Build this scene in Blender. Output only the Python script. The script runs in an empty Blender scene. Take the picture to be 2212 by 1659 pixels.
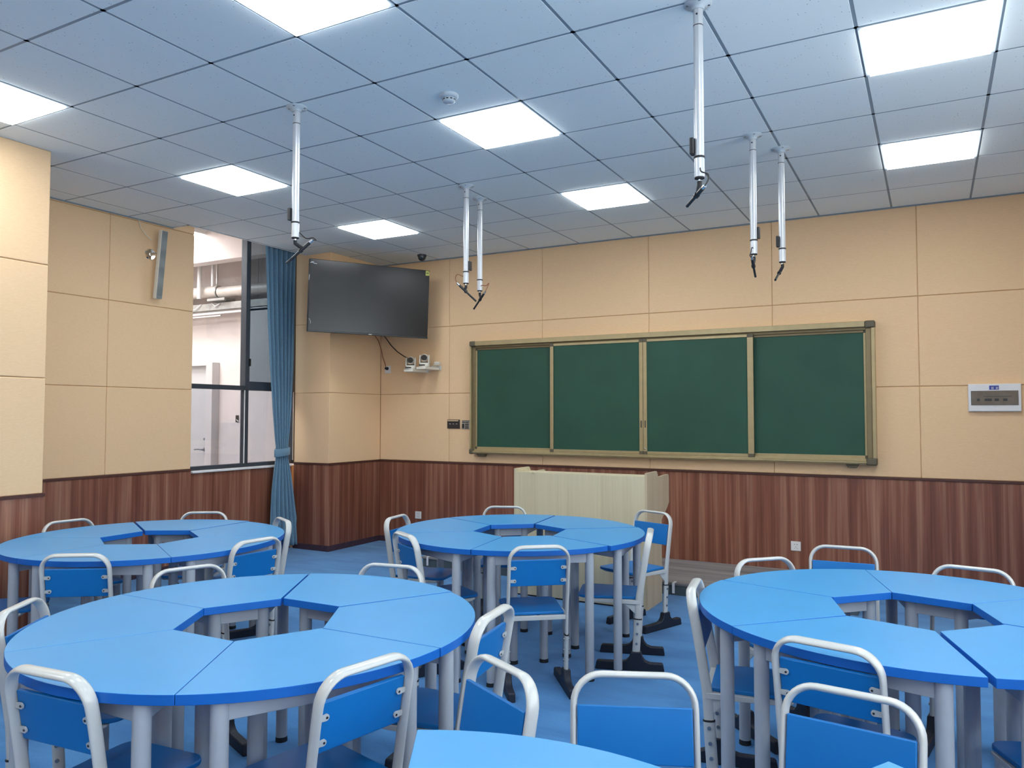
import bpy, math, random
from mathutils import Vector, Matrix
random.seed(7)
PI = math.pi
sc = bpy.context.scene
C = sc.collection
# ------------------------------------------------------------------ camera
W, H, FPX = 2212, 1659, 1671.7
cam = bpy.data.cameras.new('camera')
cam.sensor_fit = 'HORIZONTAL'; cam.sensor_width = 36.0; cam.lens = 36.0 * FPX / W
cam.clip_start = 0.05; cam.clip_end = 60
co = bpy.data.objects.new('camera', cam); C.objects.link(co)
r_ = Vector((0.87878, 0.47722, 0.00085)); u_ = Vector((0.01868, -0.03618, 0.99917)); f_ = Vector((-0.47686, 0.87804, 0.04071))
co.matrix_world = Matrix(((r_.x, u_.x, -f_.x, 2.6848), (r_.y, u_.y, -f_.y, -3.9434), (r_.z, u_.z, -f_.z, 1.5151), (0, 0, 0, 1)))
sc.camera = co
# ------------------------------------------------------------------ world, exposure
w = bpy.data.worlds.new('world'); sc.world = w; w.use_nodes = True
w.node_tree.nodes['Background'].inputs[0].default_value = (0.86, 0.93, 1.0, 1)
w.node_tree.nodes['Background'].inputs[1].default_value = 5.0
sc.view_settings.view_transform = 'Standard'; sc.view_settings.look = 'None'
sc.view_settings.gamma = 1.0; sc.view_settings.use_curve_mapping = False
sc.view_settings.exposure = 0.42
LAMP = 13.0           # radiance of the ceiling panels
HALL = 13.0            # radiance of the luminous panel in the hall outside
CEIL = 3.355
XL, XR, YB, YF = -3.83, 4.43, 3.61, -6.40


# ------------------------------------------------------------------ materials
def nodes(name):
    m = bpy.data.materials.new(name); m.use_nodes = True
    nt = m.node_tree; b = nt.nodes['Principled BSDF']
    return m, nt, b


def inp(b, k, v):
    if k in b.inputs:
        b.inputs[k].default_value = v


def mat(name, col, rough=0.5, metal=0.0, spec=0.5, coat=0.0, coat_r=0.1, noise=0.0, nscale=40, bump=0.0, bscale=200, bdist=0.001, sheen=0.0):
    m, nt, b = nodes(name)
    inp(b, 'Base Color', (*col, 1)); inp(b, 'Roughness', rough); inp(b, 'Metallic', metal)
    inp(b, 'Specular IOR Level', spec); inp(b, 'Coat Weight', coat); inp(b, 'Coat Roughness', coat_r); inp(b, 'Sheen Weight', sheen)
    g = None
    if noise or bump:
        g = nt.nodes.new('ShaderNodeNewGeometry')
    if noise:
        n = nt.nodes.new('ShaderNodeTexNoise'); n.inputs['Scale'].default_value = nscale; n.inputs['Detail'].default_value = 4
        nt.links.new(g.outputs['Position'], n.inputs['Vector'])
        r = nt.nodes.new('ShaderNodeValToRGB')
        r.color_ramp.elements[0].position = 0.3; r.color_ramp.elements[1].position = 0.7
        r.color_ramp.elements[0].color = (*[max(0, c * (1 - noise)) for c in col], 1)
        r.color_ramp.elements[1].color = (*[min(1, c * (1 + noise)) for c in col], 1)
        nt.links.new(n.outputs['Fac'], r.inputs[0]); nt.links.new(r.outputs[0], b.inputs['Base Color'])
    if bump:
        n2 = nt.nodes.new('ShaderNodeTexNoise'); n2.inputs['Scale'].default_value = bscale; n2.inputs['Detail'].default_value = 3
        nt.links.new(g.outputs['Position'], n2.inputs['Vector'])
        bp = nt.nodes.new('ShaderNodeBump'); bp.inputs['Strength'].default_value = bump; bp.inputs['Distance'].default_value = bdist
        nt.links.new(n2.outputs['Fac'], bp.inputs['Height']); nt.links.new(bp.outputs['Normal'], b.inputs['Normal'])
    return m


def emit(name, col, s):
    m = bpy.data.materials.new(name); m.use_nodes = True; nt = m.node_tree; nt.nodes.clear()
    e = nt.nodes.new('ShaderNodeEmission'); e.inputs[0].default_value = (*col, 1); e.inputs[1].default_value = s
    o = nt.nodes.new('ShaderNodeOutputMaterial'); nt.links.new(e.outputs[0], o.inputs[0]); return m


def glass(name, tint, gloss):
    m = bpy.data.materials.new(name); m.use_nodes = True; nt = m.node_tree; nt.nodes.clear()
    t = nt.nodes.new('ShaderNodeBsdfTransparent'); t.inputs[0].default_value = (*tint, 1)
    g = nt.nodes.new('ShaderNodeBsdfGlossy'); g.inputs['Roughness'].default_value = 0.02
    mx = nt.nodes.new('ShaderNodeMixShader'); mx.inputs[0].default_value = gloss
    o = nt.nodes.new('ShaderNodeOutputMaterial')
    nt.links.new(t.outputs[0], mx.inputs[1]); nt.links.new(g.outputs[0], mx.inputs[2]); nt.links.new(mx.outputs[0], o.inputs[0]); return m


def grain(name, c0, c1, c2, scl, rough=0.5, coat=0.0, detail=5, fine=(60, 60, 1.5), pos=(0.33, 0.5, 0.68), bump=0.15, mixf=0.45):
    """wood: streaks that run along the axis whose scale is small"""
    m, nt, b = nodes(name)
    inp(b, 'Roughness', rough); inp(b, 'Coat Weight', coat); inp(b, 'Coat Roughness', 0.25)
    g = nt.nodes.new('ShaderNodeNewGeometry')
    mp = nt.nodes.new('ShaderNodeMapping'); mp.inputs['Scale'].default_value = scl
    nt.links.new(g.outputs['Position'], mp.inputs['Vector'])
    n = nt.nodes.new('ShaderNodeTexNoise'); n.inputs['Scale'].default_value = 1; n.inputs['Detail'].default_value = detail
    n.inputs['Roughness'].default_value = 0.6; n.inputs['Distortion'].default_value = 0.3
    nt.links.new(mp.outputs[0], n.inputs['Vector'])
    r = nt.nodes.new('ShaderNodeValToRGB'); e = r.color_ramp.elements
    e[0].position = pos[0]; e[0].color = (*c0, 1); e[1].position = pos[2]; e[1].color = (*c2, 1)
    k = e.new(pos[1]); k.color = (*c1, 1)
    nt.links.new(n.outputs['Fac'], r.inputs[0])
    mp2 = nt.nodes.new('ShaderNodeMapping'); mp2.inputs['Scale'].default_value = fine
    nt.links.new(g.outputs['Position'], mp2.inputs['Vector'])
    n2 = nt.nodes.new('ShaderNodeTexNoise'); n2.inputs['Scale'].default_value = 1; n2.inputs['Detail'].default_value = 3
    nt.links.new(mp2.outputs[0], n2.inputs['Vector'])
    mx = nt.nodes.new('ShaderNodeMixRGB'); mx.blend_type = 'MULTIPLY'; mx.inputs[0].default_value = mixf
    r2 = nt.nodes.new('ShaderNodeValToRGB'); r2.color_ramp.elements[0].position = 0.3; r2.color_ramp.elements[0].color = (.5, .5, .5, 1)
    r2.color_ramp.elements[1].position = 0.65; r2.color_ramp.elements[1].color = (1, 1, 1, 1)
    nt.links.new(n2.outputs['Fac'], r2.inputs[0])
    nt.links.new(r.outputs[0], mx.inputs[1]); nt.links.new(r2.outputs[0], mx.inputs[2])
    nt.links.new(mx.outputs[0], b.inputs['Base Color'])
    bp = nt.nodes.new('ShaderNodeBump'); bp.inputs['Strength'].default_value = bump; bp.inputs['Distance'].default_value = 0.001
    nt.links.new(n2.outputs['Fac'], bp.inputs['Height']); nt.links.new(bp.outputs['Normal'], b.inputs['Normal'])
    return m


def wall_mat():
    m, nt, b = nodes('peach_fabric_panel')
    inp(b, 'Roughness', 0.85); inp(b, 'Specular IOR Level', 0.2)
    g = nt.nodes.new('ShaderNodeNewGeometry')
    mp = nt.nodes.new('ShaderNodeMapping'); mp.inputs['Scale'].default_value = (40, 40, 420)
    nt.links.new(g.outputs['Position'], mp.inputs['Vector'])
    n = nt.nodes.new('ShaderNodeTexNoise'); n.inputs['Scale'].default_value = 1; n.inputs['Detail'].default_value = 3
    nt.links.new(mp.outputs[0], n.inputs['Vector'])
    r = nt.nodes.new('ShaderNodeValToRGB'); r.color_ramp.elements[0].position = 0.3; r.color_ramp.elements[1].position = 0.7
    r.color_ramp.elements[0].color = (0.775, 0.535, 0.315, 1); r.color_ramp.elements[1].color = (0.835, 0.595, 0.36, 1)
    nt.links.new(n.outputs['Fac'], r.inputs[0]); nt.links.new(r.outputs[0], b.inputs['Base Color'])
    bp = nt.nodes.new('ShaderNodeBump'); bp.inputs['Strength'].default_value = 0.25; bp.inputs['Distance'].default_value = 0.0012
    nt.links.new(n.outputs['Fac'], bp.inputs['Height']); nt.links.new(bp.outputs['Normal'], b.inputs['Normal'])
    return m


def tile_mat():
    m, nt, b = nodes('mineral_ceiling_tile')
    inp(b, 'Roughness', 0.9); inp(b, 'Specular IOR Level', 0.15)
    g = nt.nodes.new('ShaderNodeNewGeometry')
    v = nt.nodes.new('ShaderNodeTexVoronoi'); v.inputs['Scale'].default_value = 62
    nt.links.new(g.outputs['Position'], v.inputs['Vector'])
    # pinholes: a round dot in some of the cells, of varying size
    sp = nt.nodes.new('ShaderNodeSeparateColor'); nt.links.new(v.outputs['Color'], sp.inputs[0])
    th = nt.nodes.new('ShaderNodeMapRange'); th.inputs[1].default_value = 0.55; th.inputs[2].default_value = 1.0
    th.inputs[3].default_value = 0.0; th.inputs[4].default_value = 0.17
    nt.links.new(sp.outputs[0], th.inputs[0])
    lt = nt.nodes.new('ShaderNodeMath'); lt.operation = 'LESS_THAN'
    nt.links.new(v.outputs['Distance'], lt.inputs[0]); nt.links.new(th.outputs[0], lt.inputs[1])
    mx = nt.nodes.new('ShaderNodeMixRGB'); mx.inputs[1].default_value = (0.80, 0.86, 0.85, 1); mx.inputs[2].default_value = (0.22, 0.27, 0.31, 1)
    nt.links.new(lt.outputs[0], mx.inputs[0]); nt.links.new(mx.outputs[0], b.inputs['Base Color'])
    return m


def carpet_mat():
    m, nt, b = nodes('blue_carpet')
    inp(b, 'Roughness', 0.95); inp(b, 'Specular IOR Level', 0.1); inp(b, 'Sheen Weight', 0.25)
    g = nt.nodes.new('ShaderNodeNewGeometry')
    mp = nt.nodes.new('ShaderNodeMapping'); mp.inputs['Scale'].default_value = (1.2, 3.2, 1); mp.inputs['Rotation'].default_value = (0, 0, .5)
    nt.links.new(g.outputs['Position'], mp.inputs['Vector'])
    n = nt.nodes.new('ShaderNodeTexNoise'); n.inputs['Scale'].default_value = 1.6; n.inputs['Detail'].default_value = 6; n.inputs['Distortion'].default_value = .6
    nt.links.new(mp.outputs[0], n.inputs['Vector'])
    r = nt.nodes.new('ShaderNodeValToRGB'); r.color_ramp.elements[0].position = 0.3; r.color_ramp.elements[1].position = 0.72
    r.color_ramp.elements[0].color = (0.028, 0.175, 0.45, 1); r.color_ramp.elements[1].color = (0.070, 0.28, 0.61, 1)
    nt.links.new(n.outputs['Fac'], r.inputs[0])
    mp2 = nt.nodes.new('ShaderNodeMapping'); mp2.inputs['Scale'].default_value = (260, 90, 1); mp2.inputs['Rotation'].default_value = (0, 0, .9)
    nt.links.new(g.outputs['Position'], mp2.inputs['Vector'])
    n2 = nt.nodes.new('ShaderNodeTexNoise'); n2.inputs['Scale'].default_value = 1; n2.inputs['Detail'].default_value = 3
    nt.links.new(mp2.outputs[0], n2.inputs['Vector'])
    rr = nt.nodes.new('ShaderNodeValToRGB'); rr.color_ramp.elements[0].position = .3; rr.color_ramp.elements[0].color = (.6, .6, .6, 1); rr.color_ramp.elements[1].position = .7
    nt.links.new(n2.outputs['Fac'], rr.inputs[0])
    mx = nt.nodes.new('ShaderNodeMixRGB'); mx.blend_type = 'MULTIPLY'; mx.inputs[0].default_value = 0.5
    nt.links.new(r.outputs[0], mx.inputs[1]); nt.links.new(rr.outputs[0], mx.inputs[2]); nt.links.new(mx.outputs[0], b.inputs['Base Color'])
    bp = nt.nodes.new('ShaderNodeBump'); bp.inputs['Strength'].default_value = 0.5; bp.inputs['Distance'].default_value = 0.003
    nt.links.new(n2.outputs['Fac'], bp.inputs['Height']); nt.links.new(bp.outputs['Normal'], b.inputs['Normal'])
    return m


def grille_mat():
    m, nt, b = nodes('speaker_grille')
    inp(b, 'Roughness', 0.45); inp(b, 'Metallic', 0.3)
    g = nt.nodes.new('ShaderNodeNewGeometry')
    n = nt.nodes.new('ShaderNodeTexNoise'); n.inputs['Scale'].default_value = 11; n.inputs['Detail'].default_value = 1
    mp = nt.nodes.new('ShaderNodeMapping'); mp.inputs['Scale'].default_value = (.2, .2, 1)
    nt.links.new(g.outputs['Position'], mp.inputs['Vector']); nt.links.new(mp.outputs[0], n.inputs['Vector'])
    r = nt.nodes.new('ShaderNodeValToRGB'); r.color_ramp.elements[0].position = .35; r.color_ramp.elements[1].position = .65
    r.color_ramp.elements[0].color = (.20, .225, .23, 1); r.color_ramp.elements[1].color = (.27, .30, .305, 1)
    nt.links.new(n.outputs['Fac'], r.inputs[0]); nt.links.new(r.outputs[0], b.inputs['Base Color'])
    v = nt.nodes.new('ShaderNodeTexVoronoi'); v.inputs['Scale'].default_value = 400
    nt.links.new(g.outputs['Position'], v.inputs['Vector'])
    bp = nt.nodes.new('ShaderNodeBump'); bp.inputs['Strength'].default_value = .4; bp.inputs['Distance'].default_value = .001
    nt.links.new(v.outputs['Distance'], bp.inputs['Height']); nt.links.new(bp.outputs['Normal'], b.inputs['Normal'])
    return m


M = dict(
    wall=wall_mat(), tile=tile_mat(), carpet=carpet_mat(), grille=grille_mat(),
    backing=mat('panel_backing', (0.66, 0.42, 0.22), 0.9),
    tbar=mat('shaded_grid_steel', (0.22, 0.29, 0.34), 0.5, bump=0.05),  # bars painted darker than the tiles to carry the shade in the gaps
    dado=grain('reddish_wood', (0.155, 0.048, 0.028), (0.245, 0.088, 0.052), (0.42, 0.21, 0.135), (15, 15, 0.30), rough=0.42, coat=0.15, pos=(0.34, 0.5, 0.70)),
    dadocap=mat('dark_wood_trim', (0.085, 0.030, 0.022), 0.45, noise=0.2, nscale=30),
    skirt=mat('dark_skirting', (0.055, 0.030, 0.042), 0.5, noise=0.15, nscale=20),
    top=mat('blue_laminate', (0.034, 0.285, 0.60), 0.42, spec=0.55, coat=0.35, coat_r=0.38, noise=0.03, nscale=6, bump=0.04, bscale=500, bdist=0.0004),
    band=mat('deep_blue_edge_band', (0.006, 0.125, 0.50), 0.4, spec=0.4, noise=0.03, nscale=10),
    seat=mat('blue_moulded_board', (0.002, 0.155, 0.47), 0.45, spec=0.4, coat=0.08, coat_r=0.3, noise=0.03, nscale=8, bump=0.05, bscale=400, bdist=0.0004),
    white=mat('white_powder_coat', (0.52, 0.54, 0.53), 0.32, spec=0.5, coat=0.4, coat_r=0.12, noise=0.02, nscale=30),
    legw=mat('white_tube_paint', (0.37, 0.41, 0.46), 0.42, spec=0.45, noise=0.02, nscale=30),
    black=mat('black_moulded_plastic', (0.012, 0.018, 0.032), 0.55, spec=0.4, noise=0.2, nscale=60),
    rubber=mat('black_rubber', (0.012, 0.013, 0.016), 0.7, noise=0.1, nscale=60),
    steel=mat('zinc_bolt', (0.24, 0.28, 0.33), 0.35, metal=0.7, noise=0.1, nscale=80),
    chrome=mat('chrome', (0.75, 0.77, 0.78), 0.08, metal=1.0, noise=0.02, nscale=50),
    board=mat('green_chalkboard', (0.022, 0.080, 0.052), 0.55, spec=0.35, noise=0.08, nscale=3, bump=0.05, bscale=700, bdist=0.0003),
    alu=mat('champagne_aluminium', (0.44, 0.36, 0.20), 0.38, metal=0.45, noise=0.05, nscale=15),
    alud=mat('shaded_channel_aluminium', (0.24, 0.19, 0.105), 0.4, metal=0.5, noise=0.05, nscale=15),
    corner=mat('olive_corner_plastic', (0.105, 0.09, 0.055), 0.55, noise=0.08, nscale=30),
    dark=mat('dark_recess', (0.015, 0.013, 0.010), 0.7, noise=0.1, nscale=40),
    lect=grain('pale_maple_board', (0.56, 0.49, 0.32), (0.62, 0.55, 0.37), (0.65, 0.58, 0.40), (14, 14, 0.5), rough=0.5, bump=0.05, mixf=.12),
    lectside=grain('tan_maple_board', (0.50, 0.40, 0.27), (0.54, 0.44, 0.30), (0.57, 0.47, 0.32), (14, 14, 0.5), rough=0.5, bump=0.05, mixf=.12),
    plat=grain('grey_ash_board', (0.16, 0.155, 0.16), (0.27, 0.26, 0.26), (0.40, 0.385, 0.38), (0.7, 9, 9), rough=0.5, fine=(3, 70, 70), bump=0.05),
    platf=mat('grey_green_riser', (0.07, 0.095, 0.105), 0.5, noise=0.1, nscale=12),
    tape=mat('white_paper_tape', (0.72, 0.72, 0.74), 0.7, noise=0.05, nscale=80, bump=0.2, bscale=120),
    frame=mat('dark_grey_window_frame', (0.045, 0.058, 0.075), 0.4, metal=0.2, noise=0.08, nscale=20),
    sill=mat('white_stone_sill', (0.80, 0.79, 0.77), 0.4, noise=0.03, nscale=20),
    curtain=mat('blue_curtain_cloth', (0.145, 0.27, 0.38), 0.85, spec=0.2, noise=0.08, nscale=60, bump=0.15, bscale=600, bdist=0.0006, sheen=0.3),
    glass=glass('clear_glass', (0.97, 0.98, 0.98), 0.05),
    glasst=glass('grey_tinted_glass', (0.50, 0.56, 0.60), 0.09),
    glassl=glass('faintly_grey_glass', (0.80, 0.82, 0.85), 0.05),
    hallwall=mat('off_white_plaster', (0.76, 0.70, 0.68), 0.85, noise=0.03, nscale=4),
    hallgrey=mat('pale_grey_board', (0.62, 0.61, 0.62), 0.6, noise=0.03, nscale=5),
    halldoor=mat('grey_door_leaf', (0.58, 0.59, 0.60), 0.5, noise=0.03, nscale=5),
    hallceil=mat('grey_white_soffit', (0.60, 0.57, 0.56), 0.9, noise=0.04, nscale=3),
    pipe=mat('lagged_pipe_foil', (0.66, 0.61, 0.57), 0.42, metal=0.1, noise=0.08, nscale=9, bump=0.4, bscale=18, bdist=0.01),
    galv=mat('galvanised_steel', (0.42, 0.42, 0.40), 0.45, metal=0.4, noise=0.15, nscale=15),
    screen=mat('glossy_black_screen', (0.014, 0.015, 0.016), 0.22, spec=0.4, noise=0.05, nscale=3),
    bezel=mat('black_bezel', (0.02, 0.021, 0.023), 0.35, noise=0.1, nscale=40),
    film=mat('clear_film_scrap', (0.75, 0.78, 0.80), 0.2, noise=0.05, nscale=50),
    yellow=mat('yellow_green_label', (0.62, 0.62, 0.16), 0.6, noise=0.05, nscale=60),
    white2=mat('white_plastic', (0.74, 0.74, 0.74), 0.4, noise=0.02, nscale=40),
    cream=mat('warm_white_plastic', (0.72, 0.70, 0.62), 0.45, noise=0.02, nscale=40),
    blackg=mat('black_gloss_plastic', (0.018, 0.018, 0.02), 0.25, noise=0.1, nscale=60),
    smoked=mat('smoked_cover', (0.15, 0.125, 0.10), 0.25, noise=0.12, nscale=14),
    bluelab=mat('blue_label', (0.03, 0.06, 0.32), 0.5, noise=0.05, nscale=60),
    cable=mat('brown_cable', (0.28, 0.09, 0.04), 0.5, noise=0.1, nscale=60),
    cablek=mat('black_cable', (0.02, 0.016, 0.014), 0.5, noise=0.1, nscale=60),
    pole=mat('silver_white_tube', (0.66, 0.68, 0.70), 0.28, metal=0.35, noise=0.02, nscale=20),
    lampframe=mat('lamp_frame_white', (0.50, 0.58, 0.63), 0.5, noise=0.02, nscale=20),
    lamp=emit('led_diffuser', (0.93, 0.975, 1.0), LAMP),
    hall=emit('hall_light_diffuser', (1.0, 0.97, 0.96), HALL),
    dome=mat('dark_dome_plastic', (0.03, 0.04, 0.05), 0.12, spec=0.6, noise=0.1, nscale=40),
)


# ------------------------------------------------------------------ mesh helpers
class MB:
    def __init__(s): s.v = []; s.f = []; s.sm = []

    def add(s, vs, fs, smooth=False):
        n = len(s.v); s.v += [tuple(v) for v in vs]; s.f += [tuple(i + n for i in f) for f in fs]; s.sm += [smooth] * len(fs); return s

    def box(s, a, b, mtx=None):
        x0, y0, z0 = a; x1, y1, z1 = b
        vs = [(x0, y0, z0), (x1, y0, z0), (x1, y1, z0), (x0, y1, z0), (x0, y0, z1), (x1, y0, z1), (x1, y1, z1), (x0, y1, z1)]
        if mtx is not None: vs = [tuple(mtx @ Vector(v)) for v in vs]
        return s.add(vs, [(0, 3, 2, 1), (4, 5, 6, 7), (0, 1, 5, 4), (1, 2, 6, 5), (2, 3, 7, 6), (3, 0, 4, 7)])

    def cyl(s, p0, p1, r0, r1=None, n=20, caps=True):
        r1 = r0 if r1 is None else r1
        p0 = Vector(p0); p1 = Vector(p1); t = (p1 - p0).normalized()
        a = t.orthogonal().normalized(); b = t.cross(a)
        vs = []
        for p, r in ((p0, r0), (p1, r1)):
            for k in range(n):
                th = 2 * PI * k / n; vs.append(p + a * (r * math.cos(th)) + b * (r * math.sin(th)))
        s.add(vs, [(k, (k + 1) % n, n + (k + 1) % n, n + k) for k in range(n)], True)
        if caps:
            s.add(vs[:n], [tuple(range(n))[::-1]]); s.add(vs[n:], [tuple(range(n))])
        return s

    def sweep(s, path, ra, rb, depth=None, n=12):
        """oval tube along path; rb along the depth axis, ra across it"""
        P = [Vector(p) for p in path]; vs = []; m = len(P); prev = None
        for i, p in enumerate(P):
            t = (P[min(i + 1, m - 1)] - P[max(i - 1, 0)]).normalized()
            if depth is not None:
                d = Vector(depth); b = (d - t * d.dot(t)).normalized(); a = t.cross(b)
            else:
                a = t.orthogonal().normalized() if prev is None else (prev - t * prev.dot(t)).normalized()
                prev = a; b = t.cross(a)
            for k in range(n):
                th = 2 * PI * k / n; vs.append(p + a * (ra * math.cos(th)) + b * (rb * math.sin(th)))
        fs = []
        for i in range(m - 1):
            for k in range(n):
                fs.append((i * n + k, i * n + (k + 1) % n, (i + 1) * n + (k + 1) % n, (i + 1) * n + k))
        s.add(vs, fs, True); s.add(vs[:n], [tuple(range(n))[::-1]]); s.add(vs[-n:], [tuple(range(n))]); return s

    def prism(s, poly, z0, z1, f=None):
        """poly in 2D extruded from z0 to z1; f maps (u, v, h) to xyz"""
        f = f or (lambda u, v, h: (u, v, h)); n = len(poly)
        vs = [f(u, v, z0) for u, v in poly] + [f(u, v, z1) for u, v in poly]
        return s.add(vs, [tuple(range(n))[::-1], tuple(range(n, 2 * n))] + [(k, (k + 1) % n, n + (k + 1) % n, n + k) for k in range(n)])

    def lathe(s, prof, c=(0, 0, 0), n=24):
        vs = []
        for r, z in prof:
            for k in range(n):
                th = 2 * PI * k / n; vs.append((c[0] + r * math.cos(th), c[1] + r * math.sin(th), c[2] + z))
        m = len(prof)
        s.add(vs, [(i * n + k, i * n + (k + 1) % n, (i + 1) * n + (k + 1) % n, (i + 1) * n + k) for i in range(m - 1) for k in range(n)], True)
        s.add(vs[:n], [tuple(range(n))[::-1]]); s.add(vs[-n:], [tuple(range(n))]); return s

    def build(s, name, m, parent=None, bevel=0.0, seg=2, kind=None):
        me = bpy.data.meshes.new(name); me.from_pydata(s.v, [], s.f); me.validate()
        me.materials.append(M[m])
        if len(s.sm) == len(me.polygons):
            me.polygons.foreach_set('use_smooth', s.sm)
        o = bpy.data.objects.new(name, me); C.objects.link(o)
        if parent is not None: o.parent = parent
        if bevel:
            b = o.modifiers.new('bevel', 'BEVEL'); b.width = bevel; b.segments = seg; b.limit_method = 'ANGLE'; b.angle_limit = 0.7
            b.harden_normals = True
            me.shade_smooth() if hasattr(me, 'shade_smooth') else None
            wn = o.modifiers.new('wn', 'WEIGHTED_NORMAL'); wn.keep_sharp = True
        if kind: o['kind'] = kind
        return o


def BOX(name, m, a, b, parent=None, bevel=0.0, kind=None):
    return MB().box(a, b).build(name, m, parent, bevel, kind=kind)


def tag(o, label, cat, group=None):
    o['label'] = label; o['category'] = cat
    if group: o['group'] = group
    return o


def thing(name, loc, label, cat, group=None, rz=0.0):
    o = bpy.data.objects.new(name, None); o.empty_display_size = 0.1; C.objects.link(o)
    o.location = loc; o.rotation_euler = (0, 0, rz)
    return tag(o, label, cat, group)


def copy_tree(o, parent=None):
    c = o.copy(); C.objects.link(c); c.parent = parent
    for ch in list(o.children):
        copy_tree(ch, c)
    return c


# ================================================================== ROOM SHELL
BOX('floor', 'carpet', (XL - 0.05, YF, -0.05), (XR, YB, 0.0), kind='structure')

# ---- ceiling: mineral tiles on a 0.6 m grid, one mesh, with holes for the lamps
LIGHTS = [(i, j) for i in (-4, 0, 4) for j in (3, 0, -3, -6, -9)]
ce = MB(); g = 0.0075
XBAY = -3.6


def tile(x0, x1, y0, y1):
    ce.box((x0 + g, y0 + g, CEIL), (x1 - g, y1 - g, CEIL + 0.015))


for i in range(-7, 8):
    for j in range(-11, 6):
        if (i, j) in LIGHTS: continue
        x0, x1 = i * .6, i * .6 + .6; y0, y1 = j * .6, j * .6 + .6
        x0 = max(x0, XL); x1 = min(x1, XR); y0 = max(y0, YF)
        if i == -7:
            y1 = min(y1, 1.08)
            if y1 <= y0 + .02: continue
        tile(x0, x1, y0, y1)
ceil_o = ce.build('ceiling', 'tile', kind='structure', bevel=0.002, seg=1)
tb = MB(); zb = CEIL + 0.0015
for i in range(-6, 8):
    tb.box((i * .6 - .012, YF, zb), (i * .6 + .012, YB, zb + .03))
for j in range(-10, 7):
    tb.box((XL if j < 2 else XBAY - .012, j * .6 - .012, zb), (XR, j * .6 + .012, zb + .03))
tb.build('ceiling_grid', 'tbar', ceil_o)
# edge trims where the ceiling stops
et = MB()
et.box((XBAY - .022, 1.08, CEIL - .004), (XBAY - .008, YB - .9, CEIL + .05))
et.box((XL, 1.08, CEIL - .004), (XBAY - .008, 1.094, CEIL + .05))
et.build('ceiling_edge_trim', 'white2', ceil_o)
wt = MB()
wt.box((XL, YB - .012, CEIL - .010), (XR, YB - .001, CEIL + .012)); wt.box((XL + .001, YF, CEIL - .010), (XL + .012, 1.08, CEIL + .012))
wt.build('wall_angle', 'tbar', ceil_o)
# slab above, keeps the plenum dark
BOX('ceiling_slab', 'hallceil', (XL - 0.3, YF - .1, 3.86), (XR + .2, YB + .2, 3.95), kind='structure')


# ---- walls: fabric panels with grooves above, wood wainscot below
ZD = 0.98
ZJ = [(ZD, 1.768), (1.772, 2.553), (2.557, CEIL + .02)]


def panels(mb, u_edges, place, zj=ZJ):
    for (u0, u1) in zip(u_edges[:-1], u_edges[1:]):
        for (z0, z1) in zj:
            mb.box(*place(u0 + .0015, u1 - .0015, z0, z1))


# back wall
BOX('wall_back', 'backing', (XL - .1, YB + .012, 0), (XR, YB + .12, 3.9), kind='structure')
wb = bpy.data.objects['wall_back']
mb = MB()
panels(mb, [-3.25, -2.25, -1.042, .166, 1.374, 2.59, 3.80, XR], lambda a, b, z0, z1: ((a, YB, z0), (b, YB + .02, z1)))
mb.build('wall_panels', 'wall', wb, bevel=0.006, seg=2)
BOX('wainscot', 'dado', (-3.25, YB - .004, 0.06), (XR, YB + .012, ZD - .02), wb)
BOX('wainscot_cap', 'dadocap', (-3.25, YB - .012, ZD - .022), (XR, YB + .012, ZD), wb, bevel=.003)
BOX('baseboard_back', 'skirt', (-3.25, YB - .012, 0), (XR, YB + .01, .065), kind='structure', bevel=.003)

# left wall, up to the window
BOX('wall_left', 'backing', (XL - .14, YF, 0), (XL - .012, 1.335, 3.9), kind='structure')
wl = bpy.data.objects['wall_left']
mb = MB()
panels(mb, [-6.4, -5.62, -4.41, -3.2, -2.0, -.79, .425, 1.335], lambda a, b, z0, z1: ((XL - .02, a, z0), (XL, b, z1)), ZJ[:2] + [(2.557, 3.335), (3.339, 3.86)])
mb.build('wall_panels', 'wall', wl, bevel=0.006, seg=2)
BOX('wainscot', 'dado', (XL - .012, YF, .06), (XL + .004, 1.335, ZD - .02), wl)
BOX('wainscot_cap', 'dadocap', (XL - .012, YF, ZD - .022), (XL + .012, 1.335, ZD), wl, bevel=.003)
BOX('wall_left_sill', 'backing', (XL - .14, 1.335, 0), (XL - .012, 2.80, .935), kind='structure')
BOX('wainscot', 'dado', (XL - .012, 1.336, .06), (XL + .004, 2.72, .935), bpy.data.objects['wall_left_sill'])
BOX('window_sill', 'sill', (XL - .12, 1.336, .935), (XL + .03, 2.70, .957), bpy.data.objects['wall_left_sill'], bevel=.004)
BOX('baseboard_left', 'skirt', (XL - .01, -.79, 0), (XL + .012, 2.70, .065), kind='structure', bevel=.003)
BOX('wall_left_header', 'hallwall', (XL - .14, 1.335, 3.62), (XL, 3.6, 3.9), kind='structure')

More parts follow.
